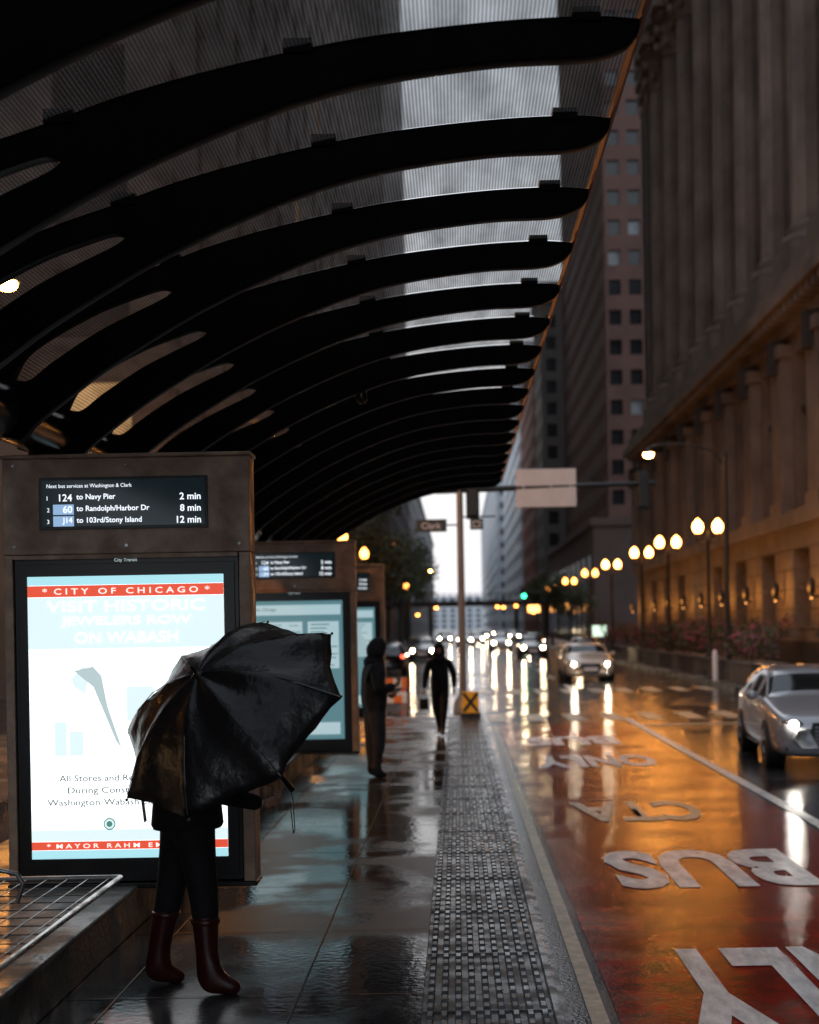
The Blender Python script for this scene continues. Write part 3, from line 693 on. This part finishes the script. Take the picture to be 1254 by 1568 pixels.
# ================================================================ TRAFFIC SIGNAL
r=root('traffic_signal_mast',(.12,36,0)); w=MB()
w.cone((0,0,0),(0,0,5.95),.10,.08,'polel',14); w.lathe((0,0,0),[(.26,0),(.24,.25),(.12,.45)],'polel',14)
w.cone((-.6,0,5.62),(4.95,0,5.72),.085,.055,'sigblk',12); w.cone((-.05,0,4.95),(.9,0,4.95),.02,.02,'post',8); w.cone((-1.1,0,4.75),(0,0,4.75),.02,.02,'post',8)
w.obj('pole_and_arm',r)
def sig(x,z):
    w=MB(); w.box(x-.12,x+.12,-.12,.14,z-.42,z+.42,'sigblk'); w.box(x-.17,x+.17,.142,.155,z-.5,z+.5,'sigblk')
    for k in range(3):
        zz=z+.27-.27*k; w.cone((x,.14,zz),(x,.36,zz),.11,.13,'sigblk',14,caps=False)
        w.cone((x,.157,zz),(x,.165,zz),.10,.10,'redl' if k==0 else 'sigblk',14)
    return w.obj('signal_head',r,bevel=.02)
sig(.33,5.40); sig(4.65,5.55)
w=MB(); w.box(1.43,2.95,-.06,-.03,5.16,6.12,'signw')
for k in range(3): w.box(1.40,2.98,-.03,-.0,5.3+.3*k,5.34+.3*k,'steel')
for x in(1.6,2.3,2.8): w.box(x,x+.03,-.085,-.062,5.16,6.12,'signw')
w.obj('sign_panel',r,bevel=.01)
w=MB(); w.box(-1.12,-.34,-.03,0,4.58,4.90,'signg'); w.box(.25,.58,-.03,0,4.62,4.90,'signg'); w.box(.31,.52,-.036,-.031,4.68,4.84,'signw'); w.box(.34,.49,-.040,-.037,4.71,4.81,'signg')
w.obj('street_name_signs',r)
text('sign_text','Clark',(-.73,-.036,4.66),.5,.16,'signw',r,bold=.01)
r=root('traffic_signal',(9.0,150,0)); w=MB(); w.cone((0,0,0),(0,0,6),.08,.07,'post',8); w.cone((0,0,5.6),(-2.0,0,5.7),.06,.05,'post',8); w.box(-2.1,-1.7,-.1,.1,5.0,6.1,'sigblk'); w.ball((-1.9,-.12,5.2),(.2,.08,.2),'green',10,6); w.obj('pole_and_heads',r)
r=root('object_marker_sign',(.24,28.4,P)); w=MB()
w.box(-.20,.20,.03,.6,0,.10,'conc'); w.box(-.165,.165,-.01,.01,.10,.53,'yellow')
for sgn in(-1,1):
    mt=Matrix.Translation((0,-.016-.003*sgn,.315))@Matrix.Rotation(sgn*R(38),4,'Y'); w.box(-.03,.03,-.002,.002,-.23,.23,'sigblk',mt)
w.box(-.03,.03,.012,.05,.0,.5,'post'); w.obj('marker_plate',r)
for x,y in((-1.75,34),(-3.0,36)):
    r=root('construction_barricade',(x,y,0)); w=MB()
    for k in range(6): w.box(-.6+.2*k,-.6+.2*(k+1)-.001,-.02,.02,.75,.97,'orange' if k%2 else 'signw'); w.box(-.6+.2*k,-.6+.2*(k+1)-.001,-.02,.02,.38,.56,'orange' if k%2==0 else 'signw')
    for sx in(-.55,.55): 
        w.box(sx-.025,sx+.025,-.045,-.022,0,1.05,'post'); w.box(sx-.04,sx+.04,-.35,.35,0,.05,'post')
    w.ball((-.55,-.02,1.12),(.07,.05,.07),'warm',10,6); w.obj('boards_and_legs',r)
r=root('ceiling_security_camera',(-.84,13.0,cz+2.10)); w=MB(); w.lathe((0,0,0),[(.0,-.06),(.035,-.05),(.055,-.02),(.058,.02),(.06,.03),(.06,.10)],'cglass',18); w.obj('dome',r)

# ================================================================ BUILDINGS
def facade(mb,o,u,v,n,nu,nv,mw,fx=(.25,.75),fz=(.2,.8),rec=.25,win='win',lit=.0,blind=.0):
    o=Vector(o);u=Vector(u)/nu;v=Vector(v)/nv;n=Vector(n)
    for j in range(nv):
        for i in range(nu):
            c=o+u*i+v*j
            a,b2=fx
            I=[c+u*a+v*fz[0],c+u*b2+v*fz[0],c+u*b2+v*fz[1],c+u*a+v*fz[1]]
            Bk=[p-n*rec for p in I]
            O=[c,c+u,c+u+v,c+v]
            mb.add(O+I,[(0,1,5,4),(1,2,6,5),(2,3,7,6),(3,0,4,7)],mw)
            mb.add(I+Bk,[(0,1,5,4),(1,2,6,5),(2,3,7,6),(3,0,4,7)],mw)
            q=random.random(); wm_='winlit' if q<lit else('winblind' if q<lit+blind else win)
            mb.add(Bk,[(0,1,2,3)],wm_)
def building(name,x0,x1,y0,y1,h,fl,bay,mw,faces='ws',z0=.0,**k):
    r=root(name); w=MB()
    nf=max(1,round(h/fl)); left=x1<0
    if 'w' in faces:
        nb=max(1,round((y1-y0)/bay))
        if left: facade(w,(x1,y0,z0),(0,y1-y0,0),(0,0,h),(1,0,0),nb,nf,mw,**k)
        else: facade(w,(x0,y1,z0),(0,y0-y1,0),(0,0,h),(-1,0,0),nb,nf,mw,**k)
    if 's' in faces:
        nb=max(1,round((x1-x0)/bay)); facade(w,(x0,y0,z0),(x1-x0,0,0),(0,0,h),(0,-1,0),nb,nf,mw,**k)
    e=.4
    w.add([(x0,y0,h),(x1,y0,h),(x1,y1,h),(x0,y1,h),(x0,y1,z0),(x1,y1,z0),(x0,y0,z0),(x1,y0,z0)],[(0,1,2,3),(3,2,5,4)]+([(1,7,5,2)] if not left else [(0,3,4,6)]),mw)
    w.box(x0-e,x1+e,y0-e,y1+e,h+z0+.01,h+z0+1.0,mw)
    w.obj('walls_and_windows',r)
    return r
t=building('brown_brick_office_tower',17.3,44.9,160,222,118,3.35,2.3,'brick1',fx=(.18,.78),fz=(.22,.72),rec=.35,blind=.10,z0=8)
w=MB()
w.box(14.5,45,150,224,0,12.5,'brick1s'); w.box(14.2,45.3,149.7,224.3,12.51,13.3,'brick1s')
for i in range(10): w.box(14.44,14.49,152+i*7,156+i*7,1,9.5,'win')
w.obj('podium',t)
building('grey_office_building',14.2,40,228,248,56,3.6,3.4,'grey',lit=.02)
building('red_brick_building',14.2,40,252,300,48,3.6,4,'brick2',lit=.03)
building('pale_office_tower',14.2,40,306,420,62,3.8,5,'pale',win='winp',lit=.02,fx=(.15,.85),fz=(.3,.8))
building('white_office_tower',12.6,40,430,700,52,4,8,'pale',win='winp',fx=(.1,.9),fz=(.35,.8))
building('dark_office_building',-45,-13,-30,30,34,3.8,4,'dgrey',lit=.04)
building('dark_limestone_building',-45,-9.6,48,118,95,3.8,5,'lime',lit=.03)
building('grey_limestone_building',-45,-9.8,120,200,140,3.8,5,'lime',lit=.04)
building('stone_office_tower',-45,-9.5,203,296,150,3.9,5,'grey',lit=.03)
building('pale_stone_building',-45,-9.7,300,610,36,4,6,'pale2',win='winp',lit=.03)
building('right_corner_building',13.8,45,-30,28,40,3.8,4,'dgrey',lit=.03)
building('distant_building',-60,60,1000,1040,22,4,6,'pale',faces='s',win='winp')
r=root('elevated_railway_bridge'); w=MB()
w.box(-14,14,214,218,5.1,5.9,'post')
for i in range(29): w.box(-14+i,-13.9+i,213.9,213.98,5.9,6.9,'post')
w.box(-14,14,213.9,214.0,6.9,7.0,'post')
for x,z in((-11,4.9),(-7.2,5.0),(-5.9,3.9),(-3.1,4.9),(6.1,4.9),(7.0,4.8),(8.9,5.0),(11.5,4.0)):
    w.ball((x,213.7,z),(.26,.15,.18),'lampfar',8,6)
for x in(-8,-4,9,13.5): 
    w.box(x-.25,x+.25,214.2,214.7,0,5.1,'post'); w.box(x-.25,x+.25,217.2,217.7,0,5.1,'post')
w.obj('deck_and_railing',r)

# ---- classical city hall
r=root('classical_city_hall'); w=MB()
FX=13.6; y0,y1=47.0,107.0; nb=10; bay=(y1-y0)/nb
facade(w,(FX,y1,0.15),(0,y0-y1,0),(0,0,5.75),(-1,0,0),nb,1,'stone',fx=(.28,.72),fz=(.30,.84),rec=.9,win='win',lit=.15)
facade(w,(FX+.25,y1,6.5),(0,y0-y1,0),(0,0,7.2),(-1,0,0),nb,1,'stone',fx=(.25,.75),fz=(.04,.90),rec=1.2,win='win',lit=.0)
w.box(FX-.35,FX+1,y0-.4,y1+.3,5.9,6.5,'stone'); w.box(FX-.12,FX+1,y0-.3,y1+.2,.15,1.35,'stoned')
w.box(FX-.05,FX+1,y0-.1,y1+.1,13.7,14.6,'stone'); w.box(FX-.85,FX+1,y0-.8,y1+.6,14.6,15.1,'stone'); w.box(FX-.45,FX+4,y0-.5,y1+.4,15.1,15.9,'stone')
for i in range(int((y1-y0)/.9)): w.box(FX-.70,FX-.06,y0+.9*i,y0+.9*i+.4,14.2,14.58,'stone')
for i in range(nb+1):
    y=y0+bay*i
    w.box(FX-.20,FX+.3,y-.95,y+.95,6.5,12.9,'stone'); w.box(FX-.34,FX+.3,y-1.1,y+1.1,12.9,13.4,'stone'); w.box(FX-.32,FX+.3,y-1.05,y+1.05,6.502,7.0,'stone')
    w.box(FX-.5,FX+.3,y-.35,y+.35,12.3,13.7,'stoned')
for i in range(nb):
    y=y0+bay*(i+.5)
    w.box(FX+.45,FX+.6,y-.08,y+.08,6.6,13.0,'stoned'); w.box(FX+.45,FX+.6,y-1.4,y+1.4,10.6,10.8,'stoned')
    w.box(FX+.3,FX+.42,y-.07,y+.07,1.9,5.0,'stoned')
for k in range(5): w.box(FX-.02,FX+.02,y0,y1,1.8+.8*k,1.84+.8*k,'stoned')
ztop=43; UX=FX+.85
facade(w,(UX+3.4,y1,15.9),(0,y0-y1,0),(0,0,ztop-15.9),(-1,0,0),nb,5,'stoned',fx=(.3,.7),fz=(.12,.86),rec=.4,win='win',lit=.01,blind=.1)  # shade behind the columns put into the darker wall colour
w.box(UX+.2,UX+3.5,y0-.5,y0+.3,15.9,ztop,'stone')
w.box(UX-.4,UX+4,y0-.6,y1+.2,ztop,ztop+2.2,'stone'); w.box(UX-.9,UX+4,y0-1.4,y1+.6,ztop+2.2,ztop+3.4,'stone'); w.box(UX+0.2,UX+30,y0,y1,ztop+3.4,ztop+12,'stone')
w.box(FX+.9,FX+30,y0,y0+.4,0,ztop,'stone')
w.box(FX+1.05,FX+30,y1-.4,y1,0,ztop,'stone')
def column(x,y,z0,z1,rad):
    w.box(x-rad*1.35,x+rad*1.35,y-rad*1.35,y+rad*1.35,z0,z0+1.6,'stone')
    w.lathe((x,y,z0+1.6),[(rad*1.30,0),(rad*1.35,.25),(rad*1.30,.5),(rad*1.06,.6),(rad*1.18,.85),(rad*1.03,1.05)],'stone',24)
    w.cone((x,y,z0+2.6),(x,y,z1-3.2),rad,rad*.86,'stone',36,caps=False,flute=.17)
    for k in range(3):
        zz=z1-3.2+k*.9
        w.lathe((x,y,zz),[(rad*(.88+.05*k),0),(rad*(.92+.07*k),.5),(rad*(1.20+.13*k),.85),(rad*(1.02+.1*k),.9)],'stone',12)
        for q in range(8):
            t=math.pi*2*(q+.5*(k%2))/8; rr=rad*(1.12+.14*k); w.ball((x+rr*math.cos(t),y+rr*math.sin(t),zz+.75),(.26,.26,.32),'stone',6,4)
    w.box(x-rad*1.5,x+rad*1.5,y-rad*1.5,y+rad*1.5,z1-.5,z1,'stone')
for i in range(nb+1):
    y=y0+bay*i
    if i>0 and i<nb: column(UX+1.1,y,15.9,ztop,1.35)
for y in(y1-.9,y1-3.6):
    w.box(UX-.1,UX+3.3,y-.9,y+.9,15.9,17.6,'stone'); w.box(UX+.05,UX+3.3,y-.75,y+.75,17.6,ztop-3,'stone')
    for q in range(4): w.box(UX-.0,UX+.04,y-.62+.34*q,y-.45+.34*q,18.5,ztop-3.5,'stoned')
    for k in range(3): w.box(UX-.05-.15*k,UX+3.3,y-.85-.12*k,y+.85+.12*k,ztop-3+k,ztop-2.3+k,'stone')
w.obj('facade_columns_and_cornices',r)
w=MB()
for i in range(nb+1):
    y=y0+bay*i
    w.box(FX-.42,FX-.12,y-.12,y+.12,3.0,3.1,'post'); w.lathe((FX-.38,y,3.1),[(.06,0),(.14,.1),(.16,.5),(.05,.65)],'post',8); w.ball((FX-.38,y,3.0),(.05,.05,.03),'warm',8,6)  # lanterns added to account for the orange wash on the lower wall
w.obj('added_wall_lanterns',r)
for i in range(nb+1):
    y=y0+bay*i
    L=bpy.data.lights.new('added_lantern_light','POINT'); L.energy=62; L.color=(1,.38,.07); L.shadow_soft_size=.15; L.specular_factor=.0  # point light added in front of the facade to warm it
    o=bpy.data.objects.new('added_lantern_light',L); COL.objects.link(o); o.location=(FX-.85,y,3.3); o.parent=r

# ================================================================ PLANTS
def leaves(mb,c,rad,n,size,mats,shape=(1,1,1)):
    for _ in range(n):
        d=Vector((random.gauss(0,1),random.gauss(0,1),random.gauss(0,1))).normalized()*(random.random()**.4)
        p=Vector(c)+Vector((d.x*rad*shape[0],d.y*rad*shape[1],d.z*rad*shape[2]))
        a=Vector((random.gauss(0,1),random.gauss(0,1),random.gauss(0,1))).normalized(); b2=a.orthogonal().normalized(); s=size*random.uniform(.5,1.3)
        mb.add([p-a*s,p+b2*s*.5,p+a*s,p-b2*s*.5],[(0,1,2,3)],random.choice(mats))
def tree(x,y,h,sp,seed):
    random.seed(seed); r=root('street_tree',(x,y,.15)); w=MB()
    w.tube([(0,0,0),(.05,0,h*.2),(.1,.05,h*.4),(0,.1,h*.62)],[.2,.16,.13,.07],'bark',8)
    tips=[]
    for k in range(11):
        t=random.uniform(0,6.28); z0=h*random.uniform(.28,.55); L=sp*random.uniform(.55,1.0)
        e=Vector((math.cos(t)*L,math.sin(t)*L,z0+h*random.uniform(.12,.42))); m=Vector((math.cos(t)*L*.4,math.sin(t)*L*.4,z0+h*.12))
        w.tube([(0.05,.03,z0),m,e],[.08,.05,.02],'bark',6); tips+= [e,(m+e)/2]
    w.obj('trunk_and_limbs',r); w=MB()
    for e in tips:
        leaves(w,e,sp*random.uniform(.24,.44),150,.17,['leaf','leaf','leaf','leaf2'],(1,1,.8))
    leaves(w,(0,0,h*.75),sp*.6,250,.17,['leaf','leaf2'])
    w.obj('crown_leaves',r)
for i,(x,y,h,sp) in enumerate([(-6.0,72,9,2.6),(-6.0,84,10,2.9),(-6.2,98,10.5,3.1),(-5.6,116,10.5,3.2),(-5.6,138,11.5,3.4),(-5.8,165,11,3.4),(10.8,135,8,2.4),(10.8,175,9,2.6)]): tree(x,y,h,sp,i+1)
random.seed(11)
for y in(46.5,52,57.5,63,69,75,82,90,99):
    r=root('sidewalk_flower_planter',(9.75,y,.15)); w=MB(); w.box(-.55,.55,-1.9,1.9,0,.62,'planter'); w.box(-.60,.60,-1.95,1.95,.621,.70,'planter'); w.obj('planter_box',r,bevel=.02)
    w=MB()
    for k in range(11):
        leaves(w,(random.uniform(-.45,.45),-1.8+k*.36,1.05+random.uniform(-.1,.75)),.52,85,.095,['leaf','leaf','leaf2','flower'],(1,1,.9))
    w.obj('foliage',r)
for i in range(8):
    r=root('window_box_planter',(FX-.55,50+6*i,1.5)); w=MB(); w.box(-.2,.2,-.9,.9,0,.3,'planter'); leaves(w,(0,-.4,.45),.5,80,.08,['leaf','leaf','flower']); leaves(w,(0,.4,.5),.5,80,.08,['leaf','leaf','flower']); w.obj('box_and_plants',r)
r=root('bollard',(8.95,49.5,.15)); w=MB(); w.lathe((0,0,0),[(.09,0),(.09,.95),(.06,1.03),(0,1.05)],'signw',12); w.obj('post',r)
for x,y,z,a,b2,m in((-9.0,190,12.5,2.6,1.6,'warmdim'),(-9.0,130,7.0,.9,1.8,'cool'),(-9.1,100,4.0,2.6,.8,'warm'),(-9.1,72,3.6,3,.7,'warm'),(13.0,170,4.2,1.5,.8,'warm'),(13.0,240,5,2,1.5,'warm')):  # signs in the warm material are added for orange reflections on wet ground
    r=root('shop_sign',(x,y,z)); w=MB(); w.box(-a/2,a/2,-.08,.08,-b2/2,b2/2,m); w.box(-a/2-.06,a/2+.06,.081,.2,-b2/2-.06,b2/2+.06,'post'); w.obj('sign_box',r)
r=root('bus_stop_sign',(9.0,90,.15)); w=MB(); w.cone((0,0,0),(0,0,2.9),.03,.03,'post',8); w.box(-.45,.45,-.04,0,1.2,1.9,'coolg'); w.obj('panel',r)

# ================================================================ WORLD / LIGHT
W=bpy.data.worlds.new("World"); S.world=W; W.use_nodes=True; nt=W.node_tree
bg=nt.nodes['Background']; sk=_n(nt,'ShaderNodeTexSky'); sk.sky_type='NISHITA'; sk.sun_disc=False; sk.sun_elevation=R(7); sk.sun_rotation=R(-20); sk.dust_density=3; sk.air_density=1.5
tc=_n(nt,'ShaderNodeTexCoord'); sp=_n(nt,'ShaderNodeSeparateXYZ'); nt.links.new(tc.outputs['Generated'],sp.inputs[0])
rp=_n(nt,'ShaderNodeValToRGB'); rp.color_ramp.elements[0].position=0; rp.color_ramp.elements[0].color=(8.8,9.5,10.4,1); rp.color_ramp.elements[1].position=.7; rp.color_ramp.elements[1].color=(8.0,9.0,10.4,1)
nt.links.new(sp.outputs[2],rp.inputs[0])
mx=_n(nt,'ShaderNodeMix',data_type='RGBA'); mx.inputs[0].default_value=.90
nt.links.new(sk.outputs[0],mx.inputs[6]); nt.links.new(rp.outputs[0],mx.inputs[7]); nt.links.new(mx.outputs[2],bg.inputs[0]); bg.inputs[1].default_value=.11
L=bpy.data.lights.new('sun','SUN'); L.energy=.2; L.angle=R(30); L.color=(1,.95,.9); o=bpy.data.objects.new('sun',L); COL.objects.link(o); o.rotation_euler=(R(-50),R(0),R(10))

# ================================================================ CAMERA
cd=bpy.data.cameras.new('camera'); cam=bpy.data.objects.new('camera',cd); COL.objects.link(cam); S.camera=cam
cd.sensor_fit='VERTICAL'; cd.sensor_height=36; cd.lens=50; cd.shift_y=174/1568; cd.shift_x=-73/1568; cd.clip_end=3000; cd.clip_start=.05
cam.matrix_world=Matrix.Translation((0,0,2.2))@Matrix.Rotation(R(1.03),4,'Y')@Matrix.Rotation(R(90),4,'X')
cd.dof.use_dof=True; cd.dof.focus_distance=7.9; cd.dof.aperture_fstop=1.9
S.view_settings.view_transform='Standard'; S.view_settings.look='None'; S.view_settings.exposure=0
